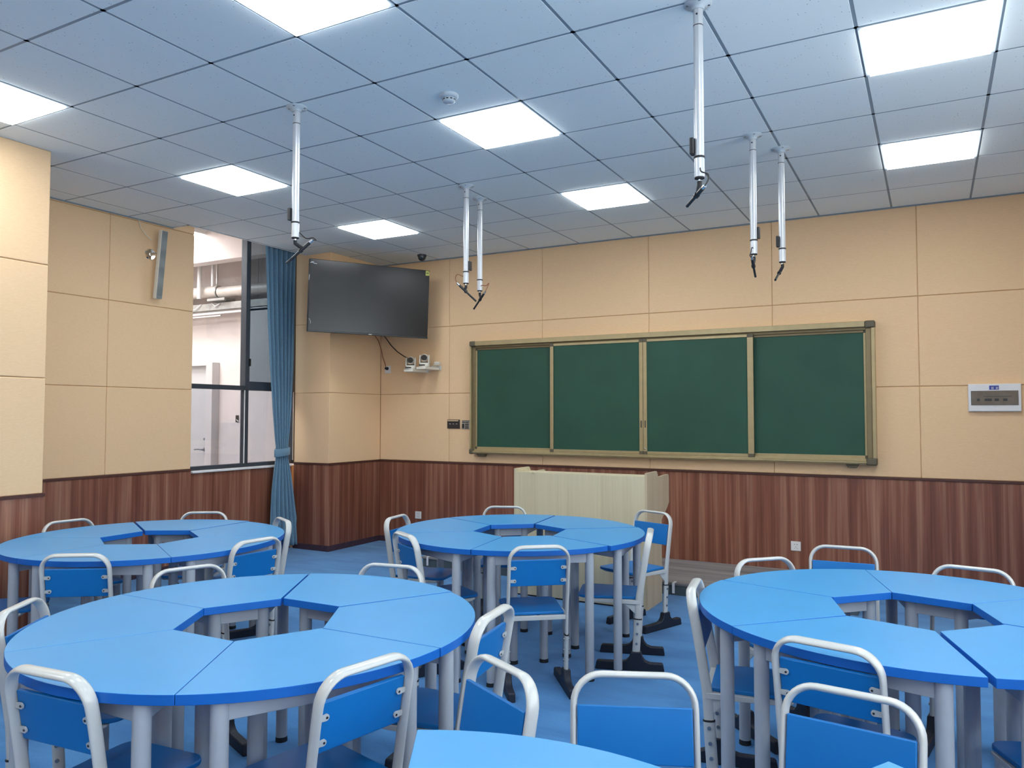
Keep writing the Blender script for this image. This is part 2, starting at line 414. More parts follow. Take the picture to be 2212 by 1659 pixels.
# near pillar on the left wall
pl = BOX('wall_left_pier', 'backing', (XL, -1.98, 0), (-2.702, -.802, CEIL), kind='structure')
mb = MB()
for z0, z1 in ZJ: mb.box((-2.702, -1.99, z0), (-2.69, -.792, min(z1, CEIL - .001)))
for z0, z1 in ZJ:
    mb.box((XL, -.802, z0), (-2.692, -.79, min(z1, CEIL - .001)))
    mb.box((XL, -1.992, z0), (-2.692, -1.98, min(z1, CEIL - .001)))
mb.build('wall_panels', 'wall', pl, bevel=0.007)
MB().box((-2.702, -1.99, .06), (-2.684, -.792, ZD - .02)).box((XL, -.802, .06), (-2.686, -.788, ZD - .02)).build('wainscot', 'dado', pl)
MB().box((-2.702, -1.998, ZD - .022), (-2.678, -.782, ZD)).box((XL, -.80, ZD - .022), (-2.69, -.782, ZD)).build('wainscot_cap', 'dadocap', pl)
BOX('trim_1', 'skirt', (XL + .02, -2.0, 0), (-2.676, -.78, .065), kind='structure')

# corner pillar between the window and the chalkboard wall
PX, PY = -3.25, 2.70
cp = BOX('wall_corner_pier', 'backing', (-3.77, PY + .012, 0), (PX - .012, YB + .05, 3.9), kind='structure')
mb = MB()
for z0, z1 in ZJ[:2] + [(2.557, 3.6)]:
    mb.box((-3.77, PY, z0), (PX - .0005, PY + .02, z1)); mb.box((PX - .02, PY + .0005, z0), (PX, YB, z1))
mb.build('wall_panels', 'wall', cp, bevel=0.003)
MB().box((-3.77, PY - .004, .06), (PX + .003, PY + .012, ZD - .02)).box((PX - .012, PY - .003, .06), (PX + .004, YB, ZD - .02)).build('wainscot', 'dado', cp)
MB().box((-3.77, PY - .012, ZD - .022), (PX + .011, PY + .012, ZD)).box((PX - .012, PY - .011, ZD - .022), (PX + .012, YB, ZD)).build('wainscot_cap', 'dadocap', cp, bevel=.002)
MB().box((-3.77, PY - .012, 0), (PX + .011, PY + .01, .065)).box((PX - .01, PY - .011, 0), (PX + .012, YB, .065)).build('trim_2', 'skirt', kind='structure', bevel=.003)

# right and rear walls (the room closes behind the viewpoint); the right wall has unseen windows, added to supply daylight
o = BOX('wall_front', 'backing', (XL, YF - .1, 0), (XR, YF - .012, 3.9), kind='structure')
mb = MB(); panels(mb, [XL, -2.6, -1.4, -.2, 1.0, 2.2, 3.4, XR], lambda u, v, z0, z1: ((u, YF - .02, z0), (v, YF, min(z1, CEIL))))
mb.build('wall_panels', 'wall', o, bevel=.004)
BOX('wainscot', 'dado', (XL, YF - .012, .06), (XR, YF + .004, ZD), o)
ADDED_WIN_Y = [(-5.7, -3.9), (-3.5, -1.7), (-1.3, .5)]
mb = MB(); mb.box((XR + .02, YF, 0), (XR + .2, YB, ZD)); mb.box((XR + .02, YF, 2.95), (XR + .2, YB, 3.9))
ed = [YF] + [q for p_ in ADDED_WIN_Y for q in p_] + [YB]
for q in range(0, len(ed), 2): mb.box((XR + .02, ed[q], ZD), (XR + .2, ed[q + 1], 2.95))
o = mb.build('wall_right', 'backing', kind='structure')
mb = MB()
for q in range(0, len(ed), 2): mb.box((XR, ed[q], ZD), (XR + .02, ed[q + 1], 2.95))
mb.box((XR, YF, 2.95), (XR + .02, YB, CEIL)); mb.build('wall_panels', 'wall', o)
BOX('wainscot', 'dado', (XR - .004, YF, .06), (XR + .02, YB, ZD), o)
for q, (a_, b_) in enumerate(ADDED_WIN_Y):
    wn_ = bpy.data.objects.new('window_%d' % (q + 2), None); C.objects.link(wn_); wn_['kind'] = 'structure'
    f = MB(); m_ = (a_ + b_) / 2
    f.box((XR + .05, a_, ZD), (XR + .11, b_, ZD + .05)).box((XR + .05, a_, 2.90), (XR + .11, b_, 2.95)).box((XR + .05, a_, ZD), (XR + .11, a_ + .05, 2.95)).box((XR + .05, b_ - .05, ZD), (XR + .11, b_, 2.95)).box((XR + .05, m_ - .03, ZD), (XR + .11, m_ + .03, 2.95))
    f.build('window_frame', 'frame', wn_); BOX('glass_pane', 'glass', (XR + .078, a_ + .05, ZD + .05), (XR + .084, b_ - .05, 2.90), wn_)

# ---- the window to the hall
wx0, wx1 = -3.93, -3.865
win = bpy.data.objects.new('window_1', None); C.objects.link(win); win['kind'] = 'structure'
fr = MB()
fr.box((wx0, 1.30, .957), (wx1, 2.80, .998))          # bottom rail
fr.box((wx0, 1.30, 3.57), (wx1, 2.80, 3.62))          # head
fr.box((wx0, 1.29, .957), (wx1, 1.345, 3.6))          # left jamb
fr.box((wx0, 2.765, .957), (wx1 + .01, 2.80, 3.6))    # right jamb
fr.box((wx0, 2.047, .99), (wx1, 2.100, 3.58))         # mullion
fr.box((wx0, 1.30, 1.787), (wx1, 2.78, 1.835))        # transom
fr.build('window_frame', 'frame', win, bevel=.002)
sa = MB()
sx0, sx1 = wx0 - .006, wx1 + .012
sa.box((sx0, 2.040, 1.79), (sx1, 2.098, 3.56)); sa.box((sx0, 2.098, 1.79), (sx1, 2.765, 1.885)); sa.box((sx0, 2.71, 1.885), (sx1, 2.765, 3.56)); sa.box((sx0, 2.098, 3.50), (sx1, 2.71, 3.56))
sh = sa.build('window_sash', 'frame', win, bevel=.002)
MB().box((sx1, 2.083, 2.05), (sx1 + .02, 2.098, 2.13)).build('sash_handle', 'blackg', sh)
for nm, m_, a, b in (('glass_pane', 'glass', (-3.905, 1.345, 1.835), (-3.899, 2.047, 3.57)), ('glass_pane', 'glasst', (-3.905, 2.098, 1.885), (-3.899, 2.71, 3.50)),
                     ('glass_pane', 'glassl', (-3.905, 1.345, .998), (-3.899, 2.047, 1.787)), ('glass_pane', 'glassl', (-3.905, 2.10, .998), (-3.899, 2.765, 1.787))):
    BOX(nm, m_, a, b, win)
# aluminium bead on the left side of the lower mullion and right jamb
MB().box((wx1, 2.038, .998), (wx1 + .006, 2.047, 1.787)).box((wx1 + .01, 2.757, .998), (wx1 + .014, 2.765, 1.787)).build('glazing_bead', 'sill', win)

# ---- hall outside
BOX('wall_hall', 'hallwall', (-8.2, 3.20, 0), (-3.98, 3.30, 4.2), kind='structure')
BOX('wall_hall_side', 'hallwall', (-8.3, -1.0, 0), (-8.2, 3.3, 4.2), kind='structure')
BOX('wall_hall_end', 'hallwall', (-8.2, -1.1, 0), (-3.98, -1.0, 4.2), kind='structure')
BOX('floor_hall', 'hallgrey', (-8.2, -1.0, -.05), (XL - .05, 3.2, 0), kind='structure')
BOX('ceiling_hall', 'hallceil', (-8.2, -1.0, 3.80), (-3.98, 3.2, 3.9), kind='structure')
BOX('trim_3', 'hallwall', (-8.2, 2.62, 3.415), (-3.98, 2.78, 3.80), kind='structure', bevel=.004)   # beam
BOX('trim_4', 'hallgrey', (-4.95, 2.96, 0), (-4.0, 3.2, 2.86), kind='structure', bevel=.004)     # boxed column
BOX('trim_5', 'hallgrey', (-5.56, 3.185, 0), (-4.94, 3.2, 1.42), kind='structure', bevel=.003)    # lower board
dr = bpy.data.objects.new('door_1', None); C.objects.link(dr); dr['kind'] = 'structure'
BOX('door_leaf', 'halldoor', (-6.62, 3.15, 0), (-5.72, 3.19, 2.17), dr, bevel=.003)
MB().box((-5.72, 3.08, 0), (-5.60, 3.2, 2.21)).box((-6.62, 3.08, 2.17), (-5.72, 3.2, 2.21)).box((-6.75, 3.08, 0), (-6.62, 3.2, 2.21)).build('door_frame', 'hallgrey', dr, bevel=.003)
MB().cyl((-5.79, 3.15, 1.06), (-5.79, 3.09, 1.06), .012).sweep([(-5.79, 3.095, 1.06), (-5.86, 3.085, 1.065), (-5.93, 3.09, 1.06)], .009, .009).cyl((-5.79, 3.15, 1.06), (-5.79, 3.14, 1.06), .03).build('door_handle', 'steel', dr)
MB().cyl((-5.80, 3.15, 1.20), (-5.80, 3.135, 1.20), .016).build('door_lock', 'steel', dr)
t = thing('hall_light', (-5.9, 2.3, 3.80), 'large luminous ceiling panel in the hall beyond the window', 'ceiling light')
BOX('frame', 'white2', (-.75, -.66, -.05), (.72, .30, -.001), t); BOX('diffuser', 'hall', (-.73, -.64, -.062), (.70, .28, -.051), t)
t = thing('hall_light', (-5.9, 0.4, 3.80), 'luminous ceiling panel farther back in the hall, out of the window view', 'ceiling light')
BOX('frame', 'white2', (-.75, -.66, -.05), (.72, .66, -.001), t); BOX('diffuser', 'hall', (-.73, -.64, -.062), (.70, .64, -.051), t)
# pipes and trays
t = thing('hall_pipe', (-5.4, 3.0, 3.10), 'thick lagged white pipe running under the hall ceiling', 'pipe')
MB().cyl((-2.6, 0, .03), (0.0, 0, 0.02), .075, n=28).cyl((.02, 0, 0.005), (1.35, 0, -.01), .068, n=28).build('lagging', 'pipe', t)
MB().lathe([(.078, -.01), (.082, 0), (.078, .01)], n=28).build('joint_ring', 'galv', t).rotation_euler = (0, PI / 2, 0)
MB().box((-.12, -.09, -.115), (.20, .09, -.085)).build('pipe_cradle', 'galv', t)
for k, (x, z0, lab) in enumerate(((-5.63, 3.02, 'left white vertical conduit pipe seen through the window'), (-5.36, 3.16, 'right thinner white vertical conduit seen through the window'))):
    t = thing('vertical_conduit', (x, 2.88 - .02 * k, z0), lab, 'pipe', 'hall conduits')
    MB().cyl((0, 0, 0), (0, 0, 3.80 - z0), .028 if k == 0 else .019).build('tube', 'white2', t)
    MB().sweep([(.0, -.0, .40), (-.03, 0, .44), (-.12, 0, .47), (-.5, .02, .49)] if k == 0 else [(.02, 0, .40), (.06, 0, .36), (.075, 0, .28), (.075, 0, .02)], .008, .008).build('branch_tube', 'white2', t)
t = thing('cable_tray', (-5.4, 3.08, 2.92), 'grey steel cable tray hung below the lagged pipe in the hall', 'cable tray')
MB().box((-2.5, -.10, -.05), (1.4, .10, -.045)).box((-2.5, -.10, -.05), (1.4, -.095, .045)).box((-2.5, .095, -.05), (1.4, .10, .045)).build('tray', 'galv', t)
MB().box((-2.5, -.12, -.10), (1.4, -.08, -.075)).box((-2.5, -.14, -.135), (.1, -.12, -.12)).build('strut', 'hallgrey', t)
MB().cyl((-.23, .088, -.05), (-.23, .088, .87), .004, n=6).cyl((.52, .088, -.05), (.52, .088, .87), .004, n=6).build('hanger_rod', 'galv', t)
MB().sweep([(-.55, -.11, .04), (-.5, -.13, -.03), (-.4, -.12, -.02), (-.3, -.11, .04)], .006, .006).sweep([(-.1, -.11, .05), (-.02, -.125, .0), (.05, -.11, .03)], .006, .006).build('loose_wire', 'white2', t)
t = thing('wall_plug', (-5.245, 3.20, 1.47), 'small dark wall fitting with a thin lead on the hall wall', 'wall fitting')
MB().box((-.025, -.02, -.045), (.02, 0, .045)).build('plate', 'blackg', t, bevel=.004)
MB().sweep([(0, -.025, -.01), (.03, -.03, -.03), (.09, -.02, -.035)], .004, .004).build('lead', 'white2', t)

# ================================================================== CHALKBOARD WALL
BX0, BX1, BZ0, BZ1, BY = -1.908, 2.252, 1.086, 2.350, 3.500
t = thing('sliding_chalkboard', (0, YB, 0), 'wide green sliding chalkboard in a champagne metal frame above the lectern', 'chalkboard')
BY_ = BY - YB


def lb(mb, a, b): return mb.box((a[0], a[1] - YB, a[2]), (b[0], b[1] - YB, b[2]))


fr = MB()
lb(fr, (BX0 + .07, BY, BZ1 - .050), (BX1 - .08, YB, BZ1))                 # top rail
lb(fr, (BX0, BY + .01, BZ0 + .05), (BX0 + .014, YB, BZ1 - .05))           # left side
lb(fr, (BX1 - .030, BY + .01, BZ0 + .05), (BX1, YB, BZ1 - .05))
lb(fr, (BX0 + .03, BY, BZ0 + .012), (BX1 - .08, YB, BZ0 + .030)); lb(fr, (BX0 + .03, BY + .012, BZ0 + .002), (BX1 - .08, YB, BZ0 + .012))
lb(fr, (BX0 + .03, BY + .012, BZ0 + .030), (BX1 - .08, YB, BZ0 + .040))
lb(fr, (BX0 + .05, BY + .03, BZ0 + .030), (BX1 - .07, YB, BZ0 + .052))
fr.build('outer_frame', 'alu', t, bevel=.003)
ch = MB()
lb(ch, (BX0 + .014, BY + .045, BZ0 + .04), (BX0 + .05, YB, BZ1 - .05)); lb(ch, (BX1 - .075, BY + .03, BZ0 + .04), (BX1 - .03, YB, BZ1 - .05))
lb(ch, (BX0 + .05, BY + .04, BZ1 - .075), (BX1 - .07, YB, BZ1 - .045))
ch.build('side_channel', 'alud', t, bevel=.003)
for (x0, x1, z0, z1) in ((BX0 - .002, BX0 + .07, BZ1 - .055, BZ1 + .003), (BX1 - .08, BX1 + .003, BZ1 - .06, BZ1 + .003), (BX0 - .002, BX0 + .05, BZ0 - .003, BZ0 + .055), (BX1 - .085, BX1 + .003, BZ0 - .004, BZ0 + .06)):
    lb(MB(), (x0, BY - .003, z0), (x1, YB, z1)).build('corner_cap', 'corner', t, bevel=.012, seg=3)
for x in (BX0 + .13, BX1 - .20):
    MB().prism([(-.055, 0), (.055, 0), (.035, -.032), (-.035, -.032)], -.07, -.01, lambda u, v, h, x=x: (x + u, h, BZ0 + v)).build('support_bracket', 'corner', t, bevel=.003)
# fixed leaves
fz0, fz1 = BZ0 + .048, BZ1 - .070


def leaf(nm, x0, x1, yf, z0, z1, stiles, rail_m):
    """one board leaf: writing surface, rails, stiles"""
    g_ = lb(MB(), (x0, yf + .006, z0), (x1, yf + .016, z1)).build(nm, 'board', t)
    r = MB(); lb(r, (x0, yf - .002, z0), (x1, yf + .018, z0 + .030)); r.build('bottom_rail', 'alu', g_, bevel=.002)
    r = MB(); lb(r, (x0, yf - .002, z1 - .026), (x1, yf + .018, z1)); r.build('top_rail', rail_m, g_, bevel=.002)
    for (a, b) in stiles:
        r = MB(); lb(r, (a, yf - .006, z0 + .03), (b, yf + .02, z1 - .026)); r.build('stile', 'alu', g_, bevel=.002)
        for q0, q1 in ((z0 - .004, z0 + .032), (z1 - .03, z1 + .004)):
            r = MB(); lb(r, (a - .001, yf - .008, q0), (b + .001, yf + .02, q1)); r.build('corner_block', 'corner', g_, bevel=.002)
    return g_


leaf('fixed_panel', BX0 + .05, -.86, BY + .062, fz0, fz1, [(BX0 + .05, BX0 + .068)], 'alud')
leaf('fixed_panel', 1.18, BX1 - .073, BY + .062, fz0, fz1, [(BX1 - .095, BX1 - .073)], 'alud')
s1 = leaf('sliding_panel', -.905, .128, BY + .022, fz0 - .006, fz1 + .004, [(-.905, -.867), (.091, .128)], 'alu')
s2 = leaf('sliding_panel', .132, 1.212, BY + .022, fz0 - .006, fz1 + .004, [(.132, .17), (1.157, 1.212)], 'alu')
for s_, x in ((s1, .110), (s2, .152)):
    lb(MB(), (x - .006, BY + .012, 1.395), (x + .008, BY + .018, 1.465)).build('pull_handle', 'corner', s_, bevel=.002)
lb(MB(), (.141, BY + .008, 1.175), (.158, BY + .016, 1.19)).build('lock', 'chrome', s2, bevel=.003)

# platform along the wall
t = thing('teaching_platform', (.15, 3.05, 0), 'low grey wood grain teaching platform along the chalkboard wall', 'platform')
BOX('deck', 'plat', (-2.0, -.54, .082), (2.02, .545, .102), t, bevel=.002)
BOX('riser', 'platf', (-1.99, -.53, 0), (2.01, -.51, .082), t); BOX('end_riser', 'platf', (-1.99, -.51, 0), (-1.97, .545, .082), t); BOX('end_riser', 'platf', (1.99, -.51, 0), (2.01, .545, .082), t)
for k, (x, top_l, lab) in enumerate(((-1.775, .06, 'white paper tape strip on the platform edge, left of the pair under the middle ring'),
                                     (-1.405, .055, 'white paper tape strip on the platform edge, right of the pair under the middle ring'),
                                     (.735, .045, 'white paper tape strip on the platform edge right of the lectern'))):
    tp = thing('tape_strip', (x, 2.505, .103), lab, 'tape', 'tape strips on the platform edge')
    MB().box((-.011, 0, 0), (.011, top_l * 1.6, .0015)).box((-.011, -.004, -.085), (.011, -.0015, .0015)).build('tape', 'tape', tp)

# lectern
t = thing('lectern', (.12, 1.90, 0), 'pale maple wooden teacher lectern standing before the chalkboard', 'lectern')
lx0, lx1 = -.588, .592
BOX('front_panel', 'lect', (lx0 + .016, 0, .012), (lx1 - .018, .018, 1.036), t, bevel=.001)


def side(u): return lambda a, b, h: (u + h, a, b)


prof = [(0, .0), (.37, .0), (.37, .66), (.515, .74), (.577, .785), (.577, .985), (.570, 1.012), (.555, 1.022), (.53, 1.022), (.295, 1.016), (.283, 1.022), (.262, 1.058), (.245, 1.066), (0, 1.064)]
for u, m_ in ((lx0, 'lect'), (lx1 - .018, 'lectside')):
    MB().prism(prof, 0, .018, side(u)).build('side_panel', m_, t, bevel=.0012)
BOX('desk_top', 'lect', (lx0 + .018, .018, 1.012), (lx1 - .018, .285, 1.030), t)
BOX('desk_top_flap', 'lect', (lx0 + .018, .285, .962), (lx1 - .018, .55, .980), t)
BOX('lower_shelf', 'lect', (lx0 + .018, .018, .08), (lx1 - .018, .36, .098), t)
BOX('back_panel', 'lect', (lx0 + .018, .35, .1), (lx1 - .018, .368, .66), t)
BOX('plinth', 'rubber', (lx0 + .02, .004, 0), (lx1 - .02, .03, .012), t)
MB().cyl((-.405, .01, 1.030), (-.405, .01, 1.040), .02).build('grommet', 'lect', t)

# distribution box
t = thing('distribution_box', (3.137, YB, 1.668), 'white wall mounted breaker box with smoked cover, right of the chalkboard', 'electrical box')
BOX('housing', 'white2', (-.187, -.035, -.116), (.187, 0, .113), t, bevel=.006)
MB().box((-.164, -.0385, -.062), (.164, -.034, .052)).build('smoked_window', 'smoked', t)
MB().box((-.166, -.0382, .050), (.166, -.034, .055)).box((-.166, -.0382, -.064), (.166, -.034, -.060)).box((-.167, -.0382, -.064), (-.163, -.034, .055)).box((.163, -.0382, -.064), (.166, -.034, .055)).build('window_groove', 'blackg', t)
MB().prism([(-.014, 0), (.014, 0), (0, -.008)], -.040, -.035, lambda u, v, h: (u, h, -.064 + v)).build('cover_catch', 'cream', t)
lab_ = MB().box((-.036, -.0372, .064), (.032, -.035, .098)).build('label', 'bluelab', t)
MB().box((-.020, -.0378, .070), (-.004, -.0373, .0735)).box((-.020, -.0378, .0775), (-.004, -.0373, .080)).box((-.020, -.0378, .084), (-.004, -.0373, .0865)).box((-.0205, -.0378, .070), (-.018, -.0373, .0865)) \
    .box((.010, -.0378, .070), (.027, -.0373, .0735)).box((.010, -.0378, .0775), (.027, -.0373, .080)).box((.010, -.0378, .084), (.027, -.0373, .0865)).box((.017, -.0378, .070), (.020, -.0373, .0865)).build('label_characters', 'white2', lab_)
br = MB()
for x, w_ in ((-.125, .02), (-.07, .05), (.0, .03), (.06, .03)): br.box((x, -.0388, -.03), (x + w_, -.0384, -.01))
br.box((-.08, -.0388, .006), (.12, -.0384, .010)); br.build('breaker_shadow_marks', 'bezel', t)

# switch panel and key panel left of the board
t = thing('switch_panel', (-2.182, YB, 1.416), 'black wall switch panel with a silver strip left of the chalkboard', 'switch')
BOX('plate', 'blackg', (-.086, -.012, -.052), (.086, 0, .052), t, bevel=.005)
MB().box((-.080, -.0135, .032), (.070, -.0115, .045)).build('silver_strip', 'chrome', t)
for k in range(3):
    MB().prism([(-.013, .004), (.003, .006), (.013, -.004), (-.002, -.006)], -.0132, -.0118, lambda u, v, h, k=k: (-.045 + .045 * k + u, h, .002 + v)).build('touch_key', 'galv', t)
t = thing('key_panel', (-2.02, YB, 1.410), 'silver control key panel half hidden behind the chalkboard left edge', 'control panel')
BOX('plate', 'galv', (-.048, -.010, -.050), (.070, 0, .050), t, bevel=.003)
for (x0, x1, z0, z1) in ((-.044, .06, .042, .048), (-.043, -.005, .022, .032), (.0, .045, .022, .032), (-.043, -.015, -.040, .010), (-.005, .045, -.002, .010), (-.005, .045, -.022, -.010), (-.005, .045, -.042, -.030)):
    MB().box((x0, -.012, z0), (x1, -.0095, z1)).build('key', 'blackg', t)

# sockets
for nm, x, z, lab in (('wall_socket', -2.67, .341, 'white wall socket on the wood wainscot left of the lectern'), ('wall_socket', 1.558, .318, 'white wall socket on the wood wainscot right of the lectern')):
    t = thing(nm, (x, YB - .004, z), lab, 'wall socket', 'sockets on the wainscot')
    BOX('plate', 'white2', (-.043, -.009, -.043), (.043, 0, .043), t, bevel=.003)
    MB().box((-.016, -.0098, .014), (-.006, -.0088, .018)).box((.006, -.0098, .014), (.016, -.0088, .018)).box((-.002, -.0098, -.010), (.002, -.0088, -.004)).box((-.014, -.0098, -.022), (-.008, -.0088, -.018)).box((.008, -.0098, -.022), (.014, -.0088, -.018)).build('pin_holes', 'bezel', t)
t = thing('tv_socket', (-3.137, YB, 2.073), 'white wall socket with a black plug below the television', 'wall socket')
BOX('plate', 'white2', (-.043, -.009, -.045), (.043, 0, .045), t, bevel=.003)
MB().cyl((-.003, -.009, .012), (-.003, -.045, .012), .020, .014).build('plug', 'rubber', t)

# television on an arm from the corner pillar
TVC = Vector((-2.72, 2.754, 2.785)); az, ro, ti, wd = .956, -.014, -.046, 1.35
u = Vector((math.cos(az), math.sin(az), 0)); n_ = Vector((math.sin(az), -math.cos(az), 0))
up = Vector((0, 0, 1)) * math.cos(ti) - n_ * math.sin(-ti) * -1
up.normalize(); u2 = u * math.cos(ro) + up * math.sin(ro); up2 = -u * math.sin(ro) + up * math.cos(ro); nf = u2.cross(up2)
t = thing('television', TVC, 'large black flat television mounted high in the corner beside the curtain', 'television')
t.rotation_euler = Matrix((u2, up2, nf)).transposed().to_euler()
hw, hh = wd / 2, wd * .575 / 2
BOX('case', 'bezel', (-hw, -hh, -.055), (hw, hh, -.004), t, bevel=.006)
BOX('screen', 'screen', (-hw + .006, -hh + .020, -.006), (hw - .006, hh - .006, .0), t)
BOX('bottom_bezel', 'bezel', (-hw, -hh, -.004), (hw, -hh + .016, .004), t, bevel=.003)
BOX('emblem', 'galv', (-.012, -hh + .002, .004), (.022, -hh + .012, .0055), t)
BOX('rear_housing', 'bezel', (-.40, -.26, -.10), (.40, .16, -.055), t, bevel=.01)
MB().prism([(hw - .050, hh - .062), (hw - .006, hh - .060), (hw - .004, hh - .024), (hw - .016, hh - .006), (hw - .050, hh - .008)], .0005, .0015).build('energy_label', 'yellow', t)
MB().box((hw - .046, hh - .040, .0016), (hw - .014, hh - .034, .002)).box((hw - .040, hh - .032, .0016), (hw - .012, hh - .028, .002)).build('label_print', 'bezel', t)
MB().sweep([(-hw + .005, hh - .045, .002), (-hw + .03, hh - .040, .006), (-hw + .045, hh - .050, .003), (-hw + .075, hh - .052, .004)], .004, .0015).sweep([(-hw + .015, hh - .036, .003), (-hw + .045, hh - .034, .005)], .003, .001).build('film_scrap', 'film', t)
MB().sweep([(-hw, hh - .17, .001), (-hw - .003, hh - .23, .002)], .003, .001).sweep([(-hw + .01, -hh + .14, .001), (-hw + .028, -hh + .11, .001), (-hw + .028, -hh + .085, .001)], .0012, .001).build('film_edge', 'film', t)
t = thing('tv_wall_bracket', (PX, 3.05, 2.80), 'black steel arm bracket between the television and the corner pillar', 'bracket')
inv = Matrix.Translation(-Vector((PX, 3.05, 2.80)))
b0 = TVC - nf * .105
MB().box((0, -.07, -.15), (.012, .07, .15)).build('wall_plate', 'bezel', t, bevel=.002)
pj = Vector((.16, .07, 0)); e_ = b0 - Vector((PX, 3.05, 2.80))
MB().sweep([(.01, 0, 0), pj, e_], .018, .018).build('arm', 'bezel', t)
BOXm = MB().box((-.15, -.15, -.006), (.15, .15, .0)); o = BOXm.build('tv_plate', 'bezel', t); o.location = e_; o.rotation_euler = Matrix((u2, up2, nf)).transposed().to_euler()
tag(MB().sweep([(-3.02, 3.10, 2.62), (-3.13, 3.30, 2.50), (-3.20, 3.50, 2.42) , (-3.215, 3.585, 2.30), (-3.20, 3.59, 2.22), (-3.17, 3.59, 2.15), (-3.148, 3.58, 2.11), (-3.140, 3.57, 2.088)], .005, .005).build('power_cable', 'cable'),
    'thin brown cable hanging from the television down to its wall socket', 'cable')
tag(MB().sweep([(-3.10, 3.42, 2.62), (-3.15, 3.55, 2.48), (-3.06, 3.57, 2.36), (-2.96, 3.56, 2.28), (-2.86, 3.55, 2.225), (-2.76, 3.52, 2.185), (-2.68, 3.47, 2.165)], .006, .006).build('signal_cable', 'cablek'),
    'dark cable curving from the television to the small corner cameras', 'cable')

# tracking cameras on wall shelves
for k, (x, y, zb_, lab, labs) in enumerate(((-2.625, 3.375, 2.050, 'white tracking camera on the left wall shelf under the television', 'left of the two white wall shelves under the tracking cameras'),
                                       (-2.447, 3.395, 2.075, 'white tracking camera on the right wall shelf nearer the chalkboard', 'right of the two white wall shelves under the tracking cameras'))):
    s = thing('camera_shelf', (x + .005, YB, zb_ - .03), labs, 'wall shelf', 'camera shelves')
    BOX('shelf', 'cream', (-.065, -.29, .0), (.060, 0, .028), s, bevel=.002)
    BOX('mount_plate', 'cream', (-.05, -.02, -.0), (.09, 0, .055), s, bevel=.002)
    c = thing('tracking_camera', (x, y, zb_), lab, 'camera', 'tracking cameras on the wall shelves')
    c.rotation_euler = (0, 0, .45)
    MB().lathe([(.06, 0), (.062, .004), (.060, .030), (.052, .038), (.02, .04)], n=28).build('base', 'cream', c)
    MB().box((-.042, -.0635, .010), (.014, -.055, .024)).cyl((-.046, -.060, .017), (-.046, -.0645, .017), .009).build('sensor_window', 'blackg', c, bevel=.002)
    yk = MB()
    for sx in (-1, 1):
        yk.prism([(-.030, .035), (.030, .035), (.026, .11), (.012, .135), (-.018, .135), (-.028, .10)], sx * .045, sx * .058, lambda a, b, h: (h, a, b))
    yk.box((-.058, -.03, .036), (.058, .03, .046)); yk.build('yoke', 'cream', c, bevel=.004)
    MB().box((-.045, -.028, .046), (.045, .028, .056)).build('yoke_liner', 'blackg', c, bevel=.004)
    hd = MB().lathe([(.012, -.040), (.030, -.036), (.040, -.015), (.042, .0), (.038, .022), (.024, .038), (.006, .044)], n=24); h_ = hd.build('head', 'cream', c); h_.location = (0, 0, .104)
    MB().cyl((0, -.028, .104), (0, -.054, .103), .034, .032).build('lens', 'blackg', c)
    MB().box((-.018, -.046, .062), (.018, -.03, .070)).build('chin', 'cream', c)
t = thing('small_white_device', (-2.37, YB - .06, 2.106), 'small rounded white plastic device beside the right tracking camera', 'device')
MB().cyl((-.04, 0, 0.018), (.03, 0, .018), .018, .016).box((-.05, -.025, -.004), (.02, .02, .004)).build('body', 'cream', t)

# ================================================================== CEILING THINGS
names = {(0, -3): 'square ceiling light panel cut off by the top edge of the picture, left of centre', (-4, -3): 'square ceiling light panel at the left edge of the picture, above the near pillar',
         (-4, 0): 'square ceiling light panel left of the leftmost hanging microphone', (-4, 3): 'square ceiling light panel just above the television',
         (0, 0): 'square ceiling light panel in the middle of the ceiling beside the smoke detector', (0, 3): 'square ceiling light panel above the chalkboard',
         (4, 0): 'square ceiling light panel at the top right corner of the picture', (4, 3): 'square ceiling light panel at right, the one nearer the chalkboard wall'}
light0 = None
for (i, j) in LIGHTS:
    lab = names.get((i, j), 'square ceiling light panel out of view behind or above the viewpoint')
    grp = 'square ceiling lights' if (i, j) in names else 'square ceiling lights out of view'
    if light0 is None:
        light0 = thing('ceiling_light', (0, 0, CEIL), lab, 'ceiling light', grp)
        f = MB(); a, b = .297, .276
        for q in (((-a, -a), (a, -b)), ((-a, b), (a, a)), ((-a, -b), (-b, b)), ((b, -b), (a, b))): f.box((*q[0], -.003), (*q[1], .02))
        f.build('frame', 'lampframe', light0, bevel=.001)
        MB().box((-b, -b, -.014), (b, b, .012)).build('diffuser', 'lamp', light0)  # dropped below the frame so its lit sides make a glow on the tiles
        o = light0
    else:
        o = copy_tree(light0)
    o.location = (i * .6 + .3, j * .6 + .3, CEIL); tag(o, lab, 'ceiling light', grp)

t = thing('smoke_detector', (.278, -.273, CEIL), 'white round smoke detector on the ceiling left of the central light panel', 'smoke detector')
MB().lathe([(.055, 0), (.055, -.012), (.048, -.02), (.040, -.022)], n=28).build('base', 'lampframe', t)
MB().lathe([(.036, -.022), (.036, -.040), (.028, -.046), (.012, -.048)], n=28).build('sensor_head', 'lampframe', t)
sl = MB()
for k in range(10):
    a = 2 * PI * k / 10; sl.box((.0355, -.006, -.034), (.0375, .006, -.028), Matrix.Rotation(a, 4, 'Z'))
sl.build('vent_slots', 'bezel', t)
t = thing('dome_camera', (-2.425, 3.30, CEIL), 'small dark dome camera on the ceiling right of the television', 'camera')
MB().lathe([(.052, 0), (.054, -.014), (.050, -.020)], n=28).build('base', 'dome', t)
MB().lathe([(.046, -.020), (.045, -.035), (.037, -.055), (.022, -.068), (.006, -.072)], n=28).build('dome_cover', 'dome', t)

